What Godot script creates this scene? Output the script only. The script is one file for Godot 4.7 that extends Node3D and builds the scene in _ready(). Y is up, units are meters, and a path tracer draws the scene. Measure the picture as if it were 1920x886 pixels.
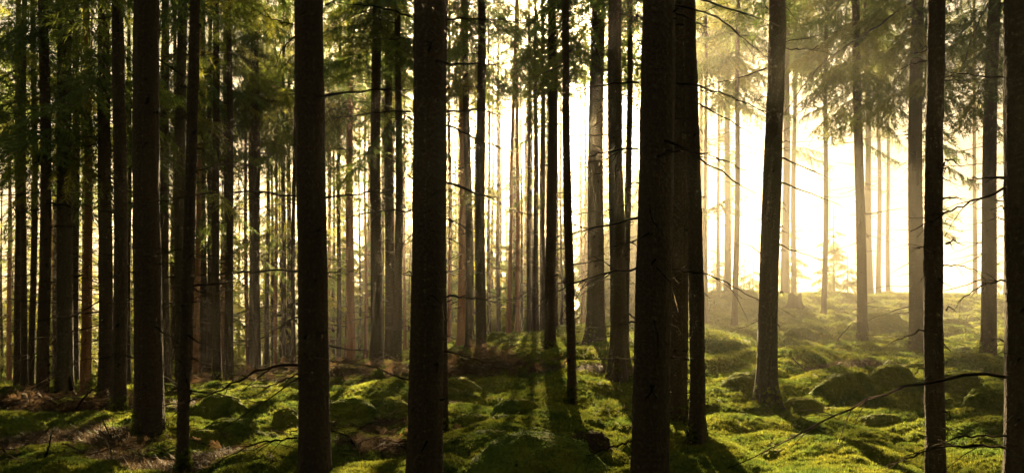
extends Node3D
# A mossy spruce wood against the light. One pixel of the 1920 x 886 photograph is 1/1600 rad at its centre, eye level lies on row 560.

const F := 1600.0
const CX := 960.0
const HORIZON := 560.0
const EYE := 1.6

var rng := RandomNumberGenerator.new()
var M := {}
var taken := {}
var hum := FastNoiseLite.new()
var fine := FastNoiseLite.new()
var patch := FastNoiseLite.new()
var plates := FastNoiseLite.new()
# coarse ground heights, 0.5 m cells
const GX0 := -45.0
const GZ0 := -70.0
const GN := 181
const GM := 165
var coarse := PackedFloat32Array()
var controls: Array = []
var bough_meshes: Array = []
var full_boughs: Array = []
var twig_meshes: Array = []
var tuft_mesh: ArrayMesh
var stub_mesh: ArrayMesh
var leaf_tuft_mesh: ArrayMesh
var needle_mesh: ArrayMesh
var sun_to := Vector3((1010.0 - CX) / F, (HORIZON - 50.0) / F, -1.0).normalized()

# base x, base y, x at the top edge of the picture, width (photo pixels), depth (m), crown base height (m), label key
var TREES := [
	[583, 0, 586, 54, 7.4, 8.5, "n1"], [797, 0, 801, 61, 6.8, 8.5, "n2"], [1222, 0, 1231, 64, 6.6, 8.0, "n3"],
	[1758, 0, 1757, 32, 7.6, 8.5, "n4"], [1916, 0, 1914, 60, 7.0, 8.0, "n5"],
	[277, 825, 277, 48, 9.7, 7.5, "a1"], [343, 883, 362, 20, 7.9, 8.0, "a2"], [1305, 843, 1297, 26, 9.05, 8.0, "a3"], [1272, 795, 1277, 33, 10.9, 8.0, "a4"],
	[834, 815, 833, 12, 10.0, 8.5, "a5"], [1070, 768, 1062, 15, 12.3, 8.5, "a6"], [1441, 770, 1455, 34, 11.8, 7.0, "a7"], [221, 778, 224, 24, 11.7, 6.0, "a8"],
	[1160, 738, 1153, 28, 14.0, 7.0, "a9"], [195, 750, 197, 24, 13.5, 4.6, "l"], [118, 743, 120, 27, 14.0, 4.6, "a10"], [82, 745, 80, 20, 13.8, 4.0, "l"],
	[43, 733, 42, 10, 16.0, 4.2, "l"], [34, 733, 36, 10, 16.5, 4.0, "l"], [60, 738, 60, 10, 17.0, 5.0, "l"], [140, 738, 142, 14, 19.0, 5.0, "l"],
	[160, 748, 163, 14, 15.0, 5.5, "r"], [168, 735, 169, 5, 25.0, 6.0, "f"], [188, 735, 187, 6, 25.0, 6.0, "f"], [240, 740, 241, 8, 22.0, 6.0, "f"],
	[307, 730, 305, 17, 18.0, 6.0, "l"], [325, 728, 327, 9, 22.0, 6.0, "f"], [338, 745, 340, 20, 14.5, 6.5, "a11"], [368, 728, 372, 10, 20.0, 6.5, "f"],
	[380, 726, 379, 10, 24.0, 6.5, "f"], [391, 733, 394, 10, 22.0, 6.5, "f"], [406, 723, 402, 14, 18.0, 6.5, "l"], [432, 718, 429, 12, 18.0, 9.0, "a12"],
	[472, 710, 474, 14, 25.0, 6.0, "m"], [482, 708, 480, 13, 24.0, 6.0, "m"], [501, 706, 502, 5, 36.0, 6.0, "f"], [517, 705, 516, 6, 30.0, 6.0, "f"],
	[531, 708, 530, 9, 30.0, 7.0, "m"], [541, 705, 540, 9, 32.0, 7.0, "m"], [617, 695, 616, 5, 35.0, 7.0, "f"], [634, 690, 636, 8, 30.0, 6.0, "m"],
	[657, 693, 655, 13, 24.0, 7.0, "r"], [704, 685, 705, 20, 20.0, 7.5, "a13"], [717, 680, 718, 6, 34.0, 7.0, "f"], [730, 673, 729, 17, 22.0, 7.5, "a14"],
	[747, 688, 746, 14, 20.0, 7.5, "a24"], [758, 670, 757, 5, 36.0, 7.0, "f"], [844, 648, 842, 7, 32.0, 7.0, "m"], [866, 638, 868, 14, 26.0, 7.0, "a15"],
	[882, 643, 872, 14, 24.0, 7.0, "a16"], [901, 690, 902, 18, 19.5, 7.5, "a17"], [916, 633, 917, 6, 36.0, 9.0, "f"], [934, 623, 935, 7, 38.0, 9.0, "f"],
	[953, 630, 967, 8, 34.0, 9.0, "m"], [971, 620, 970, 9, 35.0, 9.0, "r"], [992, 620, 993, 8, 33.0, 9.0, "m"], [1006, 618, 1004, 9, 33.0, 8.0, "m"],
	[1017, 615, 1018, 10, 32.0, 8.0, "m"], [1033, 663, 1036, 19, 20.0, 8.0, "a18"], [1044, 610, 1045, 5, 40.0, 9.0, "f"], [1115, 606, 1121, 29, 19.5, 7.0, "a19"],
	[1164, 600, 1165, 5, 38.0, 8.0, "f"], [1175, 648, 1180, 11, 15.0, 7.0, "a20"], [1316, 563, 1315, 8, 36.0, 7.0, "c"], [1324, 615, 1323, 7, 25.0, 6.5, "s"],
	[1347, 560, 1349, 6, 38.0, 7.0, "c"], [1364, 548, 1366, 12, 33.0, 7.0, "c"], [1379, 620, 1385, 10, 24.0, 6.2, "s"], [1473, 555, 1476, 14, 32.0, 8.0, "c"],
	[1488, 550, 1490, 9, 34.0, 8.0, "c"], [1546, 590, 1552, 9, 26.0, 6.6, "s"], [1618, 645, 1604, 17, 20.0, 5.8, "a21"], [1632, 560, 1626, 11, 31.0, 8.0, "c"],
	[1649, 550, 1648, 8, 36.0, 9.0, "c"], [1666, 548, 1667, 7, 38.0, 9.5, "c"], [1717, 648, 1722, 25, 17.5, 5.6, "a22"], [1739, 560, 1738, 5, 35.0, 9.0, "c"],
	[1829, 563, 1828, 7, 33.0, 9.0, "c"], [1850, 700, 1864, 24, 15.5, 5.2, "a23"], [1886, 555, 1885, 6, 34.0, 8.0, "c"],
]
var LABELS := {
	"n1": "dark thick spruce trunk with a pale resin fleck and long bare side branches",
	"n2": "thickest dark brown spruce trunk with a thin dark trunk right behind it, bare twigs sideways",
	"n3": "broad grey-brown spruce trunk carrying crooked pale dead twigs on its bark",
	"n4": "medium bare spruce trunk with pale forked twigs, crossed by a long bowed branch",
	"n5": "broad spruce trunk that sends long bowed dead branches across the mossy slope",
	"a1": "black thick spruce trunk standing on twig litter beside a thin leaning trunk",
	"a2": "thin black spruce trunk leaning beside the black mossy rocks",
	"a3": "narrow dark spruce trunk with spreading foot in front of a thicker dark trunk",
	"a4": "dark spruce trunk half hidden between the broad grey-brown trunk and a narrow one",
	"a5": "thin dark trunk close behind the thickest brown spruce trunk",
	"a6": "slim dark spruce trunk with a bent foot beside the big sunlit moss hummock",
	"a7": "hazy brown spruce trunk standing in front of a dark rounded boulder",
	"a8": "straight black spruce trunk rising from the long heap of brown brushwood",
	"a9": "spruce trunk with a wide root-swollen foot behind the broad grey-brown trunk",
	"a10": "grey-green spruce trunk with one root curving out at its foot",
	"a11": "grey spruce trunk with mossy green foot behind the thin leaning black trunk",
	"a12": "slender straight dark trunk, bare far up, in front of bright green foliage",
	"a13": "dark spruce trunk with flared foot on a brushwood bank beside a round moss cushion",
	"a14": "middle trunk of the row of three dark spruces on the brushwood bank",
	"a24": "thinnest trunk of the row of three dark spruces on the brushwood bank",
	"a15": "reddish spruce trunk close behind a trunk with a curved foot",
	"a16": "spruce trunk with a curved foot leaning on the moss bank crest",
	"a17": "dark straight spruce trunk rising out of a heap of dead twigs",
	"a18": "dark spruce trunk on the moss slope where small hummocks climb to the crest",
	"a19": "stout hazy spruce trunk with wide flared foot on the crest of the moss bank",
	"a20": "thin spruce trunk just behind the trunk with the root-swollen foot",
	"a21": "hazy trunk with a small flared foot alone on the open moss, leaning slightly",
	"a22": "hazy spruce trunk right behind a long low moss boulder on the open slope",
	"a23": "rough-edged spruce trunk leaning over a sunlit patch of moss",
	"l": "dark spruce trunk with low green boughs in the dense shady stand",
	"r": "slender spruce trunk with warm reddish bark at the edge of the slope",
	"f": "very thin spruce pole among the far trunks below the crest",
	"m": "slender spruce trunk against the bright green foliage beyond the crest",
	"c": "thin hazy spruce trunk on the skyline of the bright clearing",
	"s": "slim dark spruce trunk on the open moss below the skyline",
	"w": "tall spruce with drooping boughs in the wood beyond the crest",
	"y": "young sunlit spruce with boughs down to the ground beyond the crest",
	"b": "tall spruce of the shady wood around the open mossy slope",
	"t": "young spruce of the dark thicket facing the sunlit slope",
	"p": "pale little spruce sapling in the bright clearing beyond the skyline",
}
var GROUPS := {"l": "shady stand of spruces", "r": "reddish slender spruces", "f": "thin far spruce poles", "m": "slender spruces before bright foliage", "c": "hazy spruces on the skyline",
	"s": "slim spruces on the open moss", "w": "spruce wood beyond the crest", "y": "young spruces beyond the crest", "b": "spruces around the slope", "t": "thicket facing the slope", "p": "saplings in the clearing"}


func at(px: float, py: float, d: float) -> Vector3:
	return Vector3((px - CX) / F * d, EYE - (py - HORIZON) / F * d, -d)

func numbered(called: String) -> String:
	var n: int = taken.get(called, 0)
	taken[called] = n + 1
	return called if n == 0 else "%s_%03d" % [called, n]

func tag(o: Node, label: String, category: String, group := "", kind := "") -> void:
	if label: o.set_meta("label", label)
	if category: o.set_meta("category", category)
	if group: o.set_meta("group", group)
	if kind: o.set_meta("kind", kind)

func part(called: String, mesh: Mesh, material: Material, parent: Node3D, where := Transform3D()) -> MeshInstance3D:
	var o := MeshInstance3D.new()
	o.name = called
	o.mesh = mesh
	o.material_override = material
	o.transform = where
	parent.add_child(o, true)
	return o

func copies(called: String, mesh: Mesh, material: Material, parent: Node3D, buffer: PackedFloat32Array) -> MultiMeshInstance3D:
	var mm := MultiMesh.new()
	mm.transform_format = MultiMesh.TRANSFORM_3D
	mm.use_colors = true
	mm.mesh = mesh
	mm.instance_count = buffer.size() / 16
	mm.buffer = buffer
	var o := MultiMeshInstance3D.new()
	o.name = called
	o.multimesh = mm
	o.material_override = material
	parent.add_child(o, true)
	return o

func push(buffer: PackedFloat32Array, b: Basis, o: Vector3, c: Color) -> void:
	buffer.append_array(PackedFloat32Array([b.x.x, b.y.x, b.z.x, o.x, b.x.y, b.y.y, b.z.y, o.y, b.x.z, b.y.z, b.z.z, o.z, c.r, c.g, c.b, 1.0]))

func surface(v: PackedVector3Array, idx: PackedInt32Array, n := PackedVector3Array(), col := PackedColorArray(), uv := PackedVector2Array()) -> ArrayMesh:
	var a := []
	a.resize(Mesh.ARRAY_MAX)
	a[Mesh.ARRAY_VERTEX] = v
	a[Mesh.ARRAY_INDEX] = idx
	if n.size(): a[Mesh.ARRAY_NORMAL] = n
	if col.size(): a[Mesh.ARRAY_COLOR] = col
	if uv.size(): a[Mesh.ARRAY_TEX_UV] = uv
	var m := ArrayMesh.new()
	m.add_surface_from_arrays(Mesh.PRIMITIVE_TRIANGLES, a)
	return m

# ---------------------------------------------------------------- ground heights
func ground_base(x: float, z: float) -> float:
	var fx := clampf((x - GX0) / 0.5, 0.0, GN - 1.001)
	var fz := clampf((z - GZ0) / 0.5, 0.0, GM - 1.001)
	var i := int(fx)
	var j := int(fz)
	var u := fx - i
	var w := fz - j
	var k := j * GN + i
	return lerpf(lerpf(coarse[k], coarse[k + 1], u), lerpf(coarse[k + GN], coarse[k + GN + 1], u), w)

func ground_y(x: float, z: float) -> float:
	var h := ground_base(x, z)
	var far := Vector2(x, z).length()
	var amp := 1.0 if far < 40.0 else maxf(0.2, 1.0 - (far - 40.0) / 40.0)
	var a := absf(hum.get_noise_2d(x, z))
	var b := absf(hum.get_noise_2d(x * 2.3 + 71.0, z * 2.3 - 13.0))
	var c := absf(hum.get_noise_2d(x * 5.9 - 31.0, z * 5.9 + 43.0))
	var mask := clampf(0.75 + 1.3 * patch.get_noise_2d(x * 0.5 + 40.0, z * 0.5), 0.25, 1.4)
	h += amp * (0.22 * (a - 0.22) + 0.075 * mask * (b - 0.2) + 0.04 * mask * (c - 0.2))
	if far < 30.0:
		h += 0.014 * fine.get_noise_2d(x * 4.0, z * 4.0) + 0.008 * fine.get_noise_2d(x * 11.0, z * 11.0)
	return h

func ground_normal(x: float, z: float, e := 0.06) -> Vector3:
	return Vector3(ground_y(x - e, z) - ground_y(x + e, z), 2.0 * e, ground_y(x, z - e) - ground_y(x, z + e)).normalized()

# share of needle litter (0 moss .. 1 brown litter): matter with ragged outlines
var BROWN := [[60, 774, 2.6, 0.5], [190, 830, 1.2, 0.7], [290, 872, 0.9, 0.5], [700, 800, 0.7, 0.5], [690, 850, 0.7, 0.35], [660, 710, 1.8, 0.8], [890, 697, 1.2, 0.6], [480, 704, 1.8, 0.9], [1020, 700, 0.5, 0.25], [830, 770, 0.35, 0.2], [1150, 700, 0.6, 0.3], [1560, 690, 0.8, 0.4]]
var brown_spots: Array = []
func litter(x: float, z: float) -> float:
	var s := -0.45
	for b in brown_spots:
		var dx: float = (x - b[0]) / b[2]
		var dz: float = (z - b[1]) / b[3]
		s = maxf(s, 1.25 - sqrt(dx * dx + dz * dz))
	return clampf((s + 1.1 * patch.get_noise_2d(x, z) - 0.25) * 3.0, 0.0, 1.0)

func make_coarse() -> void:
	for t in TREES:
		if t[1] > 0:
			controls.append(at(t[0], t[1], t[4]))
	for c in [[-12, -0.3, -8], [-6, 0, -8], [-3, 0, -8], [0, 0.0, -8], [3, 0.02, -8], [6, 0.05, -8], [10, 0.2, -9], [-8, 0, -3], [0, 0, -3], [8, 0.1, -3], [-12, 0, 6], [0, 0, 6], [12, 0.2, 6],
			[-18, -0.6, -18], [-22, -2.0, -30], [-10, -2.6, -40], [0, -0.6, -42], [8, 0.9, -40], [14, 1.5, -34], [22, 1.2, -34], [26, 0.8, -40], [12, 0.0, -46], [20, -0.6, -50],
			[-30, -4, -60], [-12, -4, -58], [0, -2.5, -60], [15, -2.0, -62], [32, -1.5, -60], [20, 0.6, -16], [16, 0.4, -11],
			[10.5, 1.72, -30.5], [13, 1.75, -30.5], [7, 1.85, -31.5], [9, 1.75, -31.0], [15.5, 1.6, -30.0], [11.0, 0.95, -23.0], [14.0, 0.75, -23.0], [7.0, 0.5, -17.0]]:
		controls.append(Vector3(c[0], c[1], c[2]))
	coarse.resize(GN * GM)
	for j in GM:
		var z := GZ0 + 0.5 * j
		var s := 1.1 + 0.055 * absf(z)
		var k := 1.0 / (2.0 * s * s)
		for i in GN:
			var x := GX0 + 0.5 * i
			var sw := 1e-9
			var sh := 0.0
			for c: Vector3 in controls:
				var q := (c.x - x) * (c.x - x) + (c.z - z) * (c.z - z)
				var w := exp(-q * k) + 0.002 / (1.0 + q * q * 0.02)
				sw += w
				sh += w * c.y
			coarse[j * GN + i] = sh / sw

# ---------------------------------------------------------------- materials
func noise_tex(kind: int, freq: float, size: int, ramp: Array, normal := false, strength := 8.0, octaves := 4, sd := 1) -> NoiseTexture2D:
	var n := FastNoiseLite.new()
	n.noise_type = kind
	n.frequency = freq
	n.seed = sd
	n.fractal_octaves = octaves
	var t := NoiseTexture2D.new()
	t.width = size
	t.height = size
	t.seamless = true
	t.noise = n
	t.as_normal_map = normal
	t.bump_strength = strength
	if ramp.size():
		var g := Gradient.new()
		var offs := PackedFloat32Array()
		var cols := PackedColorArray()
		for r in ramp:
			offs.append(r[0])
			cols.append((r[1] as Color).linear_to_srgb())
		g.offsets = offs
		g.colors = cols
		t.color_ramp = g
	return t

func materials() -> void:
	var bark_n := noise_tex(FastNoiseLite.TYPE_CELLULAR, 0.03, 512, [], true, 14.0, 3, 4)
	for b in [["bark", 1.0, Color(0.05, 0.036, 0.026)], ["bark_red", 1.0, Color(0.19, 0.095, 0.05)], ["bark_grey", 1.0, Color(0.07, 0.058, 0.043)]]:
		var m := StandardMaterial3D.new()
		var c: Color = b[2]
		m.albedo_texture = noise_tex(FastNoiseLite.TYPE_CELLULAR, 0.028, 512, [[0.0, c * 0.55], [0.35, c * 0.85], [0.65, c * 1.1], [1.0, c.lerp(Color(0.2, 0.2, 0.15), 0.35) * 1.35]], false, 8.0, 4, 4)
		m.normal_enabled = true
		m.normal_texture = bark_n
		m.normal_scale = 1.1
		m.uv1_triplanar = true
		m.uv1_world_triplanar = true
		m.uv1_scale = Vector3(2.6, 1.7, 2.6)
		m.roughness = 0.95
		m.metallic_specular = 0.25
		m.resource_name = b[0]
		M[b[0]] = m
	var dead := StandardMaterial3D.new()
	dead.albedo_color = Color(0.05, 0.04, 0.03).linear_to_srgb()
	dead.roughness = 0.95
	dead.metallic_specular = 0.2
	M.dead = dead
	var pale := StandardMaterial3D.new()
	pale.albedo_texture = noise_tex(FastNoiseLite.TYPE_SIMPLEX_SMOOTH, 0.02, 256, [[0.0, Color(0.16, 0.12, 0.08)], [1.0, Color(0.42, 0.33, 0.22)]])
	pale.uv1_triplanar = true
	pale.uv1_scale = Vector3(6, 6, 6)
	pale.roughness = 0.9
	M.pale = pale
	var brush := StandardMaterial3D.new()
	brush.albedo_color = Color(0.075, 0.05, 0.033).linear_to_srgb()
	brush.roughness = 0.95
	M.brush = brush
	var leaf := StandardMaterial3D.new()
	leaf.albedo_color = Color.WHITE
	leaf.vertex_color_use_as_albedo = true
	leaf.roughness = 0.6
	leaf.metallic_specular = 0.3
	leaf.backlight_enabled = true
	leaf.backlight = Color(1, 1, 1)
	M.leaf = leaf
	var moss := leaf.duplicate()
	moss.roughness = 0.9
	moss.metallic_specular = 0.15
	M.moss = moss
	var g := StandardMaterial3D.new()
	g.vertex_color_use_as_albedo = true
	g.albedo_texture = noise_tex(FastNoiseLite.TYPE_SIMPLEX_SMOOTH, 0.02, 1024, [[0.0, Color(0.4, 0.4, 0.4)], [0.5, Color(0.8, 0.8, 0.75)], [1.0, Color(1, 1, 1)]], false, 8.0, 5, 9)
	g.normal_enabled = true
	g.normal_texture = noise_tex(FastNoiseLite.TYPE_SIMPLEX_SMOOTH, 0.03, 1024, [], true, 10.0, 5, 12)
	g.normal_scale = 1.2
	g.uv1_triplanar = true
	g.uv1_world_triplanar = true
	g.uv1_scale = Vector3(0.9, 0.9, 0.9)
	g.roughness = 0.95
	g.metallic_specular = 0.15
	M.ground = g

const MOSS_A := Color(0.148, 0.155, 0.02)
const MOSS_B := Color(0.075, 0.112, 0.018)
const BROWN_A := Color(0.075, 0.055, 0.03)

# ---------------------------------------------------------------- meshes
func tube(v: PackedVector3Array, n: PackedVector3Array, idx: PackedInt32Array, pts: Array, radii: Array, sides: int) -> void:
	var start := v.size()
	var side := Vector3.UP
	for k in pts.size():
		var p: Vector3 = pts[k]
		var t: Vector3 = (pts[mini(k + 1, pts.size() - 1)] - pts[maxi(k - 1, 0)]).normalized()
		side = t.cross(Vector3(0.13, 0.97, 0.2)).normalized()
		if side.length() < 0.1:
			side = Vector3.RIGHT
		var up := side.cross(t)
		for s in sides:
			var ang := TAU * s / sides
			var o := side * cos(ang) + up * sin(ang)
			v.append(p + o * radii[k])
			n.append(o)
		if k:
			for s in sides:
				var a := start + (k - 1) * sides + s
				var b := start + (k - 1) * sides + (s + 1) % sides
				idx.append_array(PackedInt32Array([a, a + sides, b, b, a + sides, b + sides]))

func dead_branch_mesh(length: float, r: float, twigs: int, droop: float) -> ArrayMesh:
	# grows along +X
	var v := PackedVector3Array()
	var n := PackedVector3Array()
	var idx := PackedInt32Array()
	var pts := []
	var radii := []
	var wob := Vector3.ZERO
	for k in 9:
		var t := k / 8.0
		wob += Vector3(0, rng.randf_range(-1, 1), rng.randf_range(-1, 1)) * 0.018 * length
		pts.append(Vector3(t * length, -droop * length * (t * t - 0.55 * t * t * t), 0) + wob * minf(1.0, t * 3.0))
		radii.append(lerpf(r, r * 0.22, pow(t, 0.8)))
	tube(v, n, idx, pts, radii, 5)
	for q in twigs:
		var k0 := rng.randi_range(1, 7)
		var p0: Vector3 = pts[k0]
		var l := length * rng.randf_range(0.12, 0.34)
		var dir := Vector3(rng.randf_range(0.5, 1.0), rng.randf_range(-0.6, 0.25), rng.randf_range(0.4, 1.0) * (1 if rng.randf() < 0.5 else -1)).normalized()
		var bend := Vector3(0, rng.randf_range(-0.25, 0.1), 0) * l
		tube(v, n, idx, [p0, p0 + dir * l * 0.5, p0 + dir * l + bend], [radii[k0] * 0.5, radii[k0] * 0.35, r * 0.1], 4)
	return surface(v, idx, n)

func bough_mesh(sparse := 1.0, wide := 1.0) -> ArrayMesh:
	# one metre along +X, drooping, flat sprays of needled twigs with hanging branchlets
	var v := PackedVector3Array()
	var idx := PackedInt32Array()
	var spine := []
	for k in 11:
		var t := k / 10.0
		spine.append(Vector3(t, -0.20 * t * t + 0.10 * t * t * t * t, rng.randf_range(-0.02, 0.02)))
	var quad := func(a: Vector3, b: Vector3, w: Vector3):
		var s := v.size()
		v.append_array(PackedVector3Array([a - w, a + w, b]))
		idx.append_array(PackedInt32Array([s, s + 1, s + 2]))
	for k in 10:
		quad.call(spine[k], spine[k + 1], Vector3(0, 0.006, 0.006))
	var n_tw := int(15 * sparse)
	for q in n_tw:
		for sd: float in [-1.0, 1.0]:
			var t := 0.12 + 0.88 * (q + rng.randf()) / n_tw
			var f := t * 10.0
			var i := mini(int(f), 9)
			var p: Vector3 = (spine[i] as Vector3).lerp(spine[i + 1], f - i)
			var l := (0.40 * (1.0 - 0.72 * t) + 0.06) * rng.randf_range(0.65, 1.25)
			var dir := Vector3(rng.randf_range(0.5, 0.85), rng.randf_range(-0.75, -0.05), sd).normalized()
			var n_b := maxi(5, int(l / 0.023))
			for b in n_b:
				var s := (b + 0.6) / n_b
				var c := p + dir * l * s + Vector3(0, -0.22 * l * s * s, 0)
				for e: float in [-1.0, 1.0]:
					var across := dir.cross(Vector3(rng.randf_range(-0.5, 0.5), 1, rng.randf_range(-0.5, 0.5))).normalized() * e
					var tip := c + (dir * 0.75 + across * rng.randf_range(0.4, 0.9) + Vector3(0, rng.randf_range(-0.45, 0.2), 0)) * rng.randf_range(0.04, 0.078)
					quad.call(c, tip, (dir * 0.0095 + Vector3(0, rng.randf_range(-0.006, 0.006), 0)) * wide)
			quad.call(p, p + dir * l + Vector3(0, -0.22 * l, 0), Vector3(0.006, 0, 0))
	return surface(v, idx)

func tuft(blades: int, wide: float, lean: float) -> ArrayMesh:
	var v := PackedVector3Array()
	var idx := PackedInt32Array()
	for b in blades:
		var a := TAU * (b + rng.randf()) / blades
		var o := Vector3(cos(a), 0, sin(a))
		var base := o * rng.randf_range(0.0, 0.5)
		var tip := base + o * rng.randf_range(0.3, 1.0) * lean + Vector3(0, rng.randf_range(0.5, 1.1), 0)
		var side := Vector3(-o.z, 0, o.x) * wide
		var s := v.size()
		v.append_array(PackedVector3Array([base - side, base + side, tip]))
		idx.append_array(PackedInt32Array([s, s + 1, s + 2]))
	return surface(v, idx)

func leafy_tuft() -> ArrayMesh:
	var v := PackedVector3Array()
	var idx := PackedInt32Array()
	for b in 12:
		var a := rng.randf() * TAU
		var o := Vector3(cos(a), 0, sin(a))
		var c := o * rng.randf_range(0.1, 0.7) + Vector3(0, rng.randf_range(0.1, 0.9), 0)
		var l := o * rng.randf_range(0.22, 0.4) + Vector3(0, rng.randf_range(-0.05, 0.2), 0)
		var w := Vector3(-o.z, rng.randf_range(-0.3, 0.3), o.x) * 0.13
		var s := v.size()
		v.append_array(PackedVector3Array([c, c + l * 0.5 - w, c + l, c + l * 0.5 + w]))
		idx.append_array(PackedInt32Array([s, s + 1, s + 2, s, s + 2, s + 3]))
	return surface(v, idx)

func trunk_mesh(r: float, height: float, lean: Vector2, flare: float, near: bool, sd: int) -> ArrayMesh:
	var v := PackedVector3Array()
	var n := PackedVector3Array()
	var idx := PackedInt32Array()
	var sides := clampi(int(r * 420.0), 24, 60) if near else 10
	var hs := [-0.35, -0.1, 0.0]
	var h := 0.0
	while h < height - 0.5:
		if near and h < 6.0: h += 0.035
		elif h < 1.0: h += 0.09
		else: h += 1.1
		hs.append(minf(h, height))
	hs[hs.size() - 1] = height
	var ph := float(sd % 97)
	for k in hs.size():
		var y: float = hs[k]
		var up := maxf(y, 0.0)
		var rr := r * (1.06 - 0.9 * pow(up / height, 1.15)) + 0.008
		var fl := flare * exp(-maxf(y, -0.1) / (0.26 if flare < 0.8 else 0.42))
		var c := Vector3(lean.x * up + 0.022 * sin(up * 0.75 + ph), y, lean.y * up + 0.022 * sin(up * 0.7 + ph * 1.7))
		for s in sides:
			var a := TAU * s / sides
			var lobe := 1.0 + fl * (0.55 + 0.45 * cos(a * 4.0 + ph) + 0.3 * cos(a * 7.0 + ph * 2.0))
			var out := rr * lobe
			if near and y < 6.2:
				var q := Vector3(cos(a) * rr, y * 0.62, sin(a) * rr)
				out += 0.008 * plates.get_noise_3d(q.x + ph, q.y, q.z) + 0.010 * fine.get_noise_3d(cos(a) * 1.5 + ph, y * 1.1, sin(a) * 1.5) + 0.004 * fine.get_noise_3d(cos(a) * 7.0 + ph, y * 6.0, sin(a) * 7.0)
			v.append(c + Vector3(cos(a), 0, sin(a)) * out)
			n.append(Vector3(cos(a), 0.12 * fl, sin(a)).normalized())
		if k:
			for s in sides:
				var a := (k - 1) * sides + s
				var b := (k - 1) * sides + (s + 1) % sides
				idx.append_array(PackedInt32Array([a, b, a + sides, b, b + sides, a + sides]))
	if near:
		for k in n.size(): n[k] = Vector3.ZERO
		for t in range(0, idx.size(), 3):
			var f := (v[idx[t + 2]] - v[idx[t]]).cross(v[idx[t + 1]] - v[idx[t]])
			for e in 3: n[idx[t + e]] += f
		for k in n.size(): n[k] = n[k].normalized()
	return surface(v, idx, n)

# ---------------------------------------------------------------- trees
var GREENS := [Color(0.08, 0.11, 0.018), Color(0.115, 0.14, 0.02), Color(0.06, 0.09, 0.018), Color(0.15, 0.155, 0.022)]
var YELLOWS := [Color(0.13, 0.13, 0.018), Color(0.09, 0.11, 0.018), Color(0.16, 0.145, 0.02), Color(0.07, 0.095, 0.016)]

func crown(parent: Node3D, height: float, from: float, reach: float, lean: Vector2, density: float, tone: float, full := false, yellow := false) -> void:
	var buf := PackedFloat32Array()
	var h := from
	while h < height - 0.3:
		var f := (height - h) / (height - from)
		var n := rng.randi_range(3, 5)
		var yaw := rng.randf() * TAU
		for k in n:
			if rng.randf() > density:
				continue
			yaw += TAU / n * rng.randf_range(0.7, 1.3)
			var l := (reach * (0.12 + 0.88 * pow(f, 0.75))) * rng.randf_range(0.55, 1.15)
			var b := Basis(Vector3.UP, yaw) * Basis(Vector3(0, 0, 1), deg_to_rad(rng.randf_range(-26, 4) - 14.0 * f)) * Basis(Vector3.RIGHT, rng.randf_range(-0.5, 0.5))
			b = b.scaled_local(Vector3(l, l, l * rng.randf_range(0.7, 1.05)))
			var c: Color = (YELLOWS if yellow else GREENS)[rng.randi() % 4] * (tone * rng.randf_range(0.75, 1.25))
			push(buf, b, Vector3(lean.x * h, h + rng.randf_range(-0.15, 0.15), lean.y * h), c)
		h += rng.randf_range(0.3, 0.48)
	if buf.size():
		var kind: Array = full_boughs if full else bough_meshes
		copies("crown", kind[rng.randi() % kind.size()], M.leaf, parent, buf).set_meta("kind", "stuff")

func dead_zone(parent: Node3D, r: float, lean: Vector2, from: float, to: float, count: int, single: bool, reach: float) -> void:
	var buf := PackedFloat32Array()
	for k in count:
		var h := rng.randf_range(from, to)
		var yaw := rng.randf() * TAU
		var l := reach * pow(rng.randf(), 1.6) * 1.3 + 0.12
		var b := Basis(Vector3.UP, yaw) * Basis(Vector3(0, 0, 1), deg_to_rad(rng.randf_range(-22, 14)))
		var thick := (0.55 + 0.5 * l) * (1.0 if single else 1.1)
		b = b.scaled_local(Vector3(l, thick, thick))
		var o := Vector3(lean.x * h, h, lean.y * h) + Vector3(cos(yaw), 0, -sin(yaw)) * r * 0.8
		var m: ArrayMesh = twig_meshes[rng.randi() % twig_meshes.size()]
		if single:
			part("dead_branch", m, M.dead, parent, Transform3D(b, o))
		else:
			push(buf, b, o, Color(1, 1, 1))
	if buf.size():
		var t := copies("dead_twigs", twig_meshes[rng.randi() % twig_meshes.size()], M.dead, parent, buf)
		t.set_meta("kind", "stuff")

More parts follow.
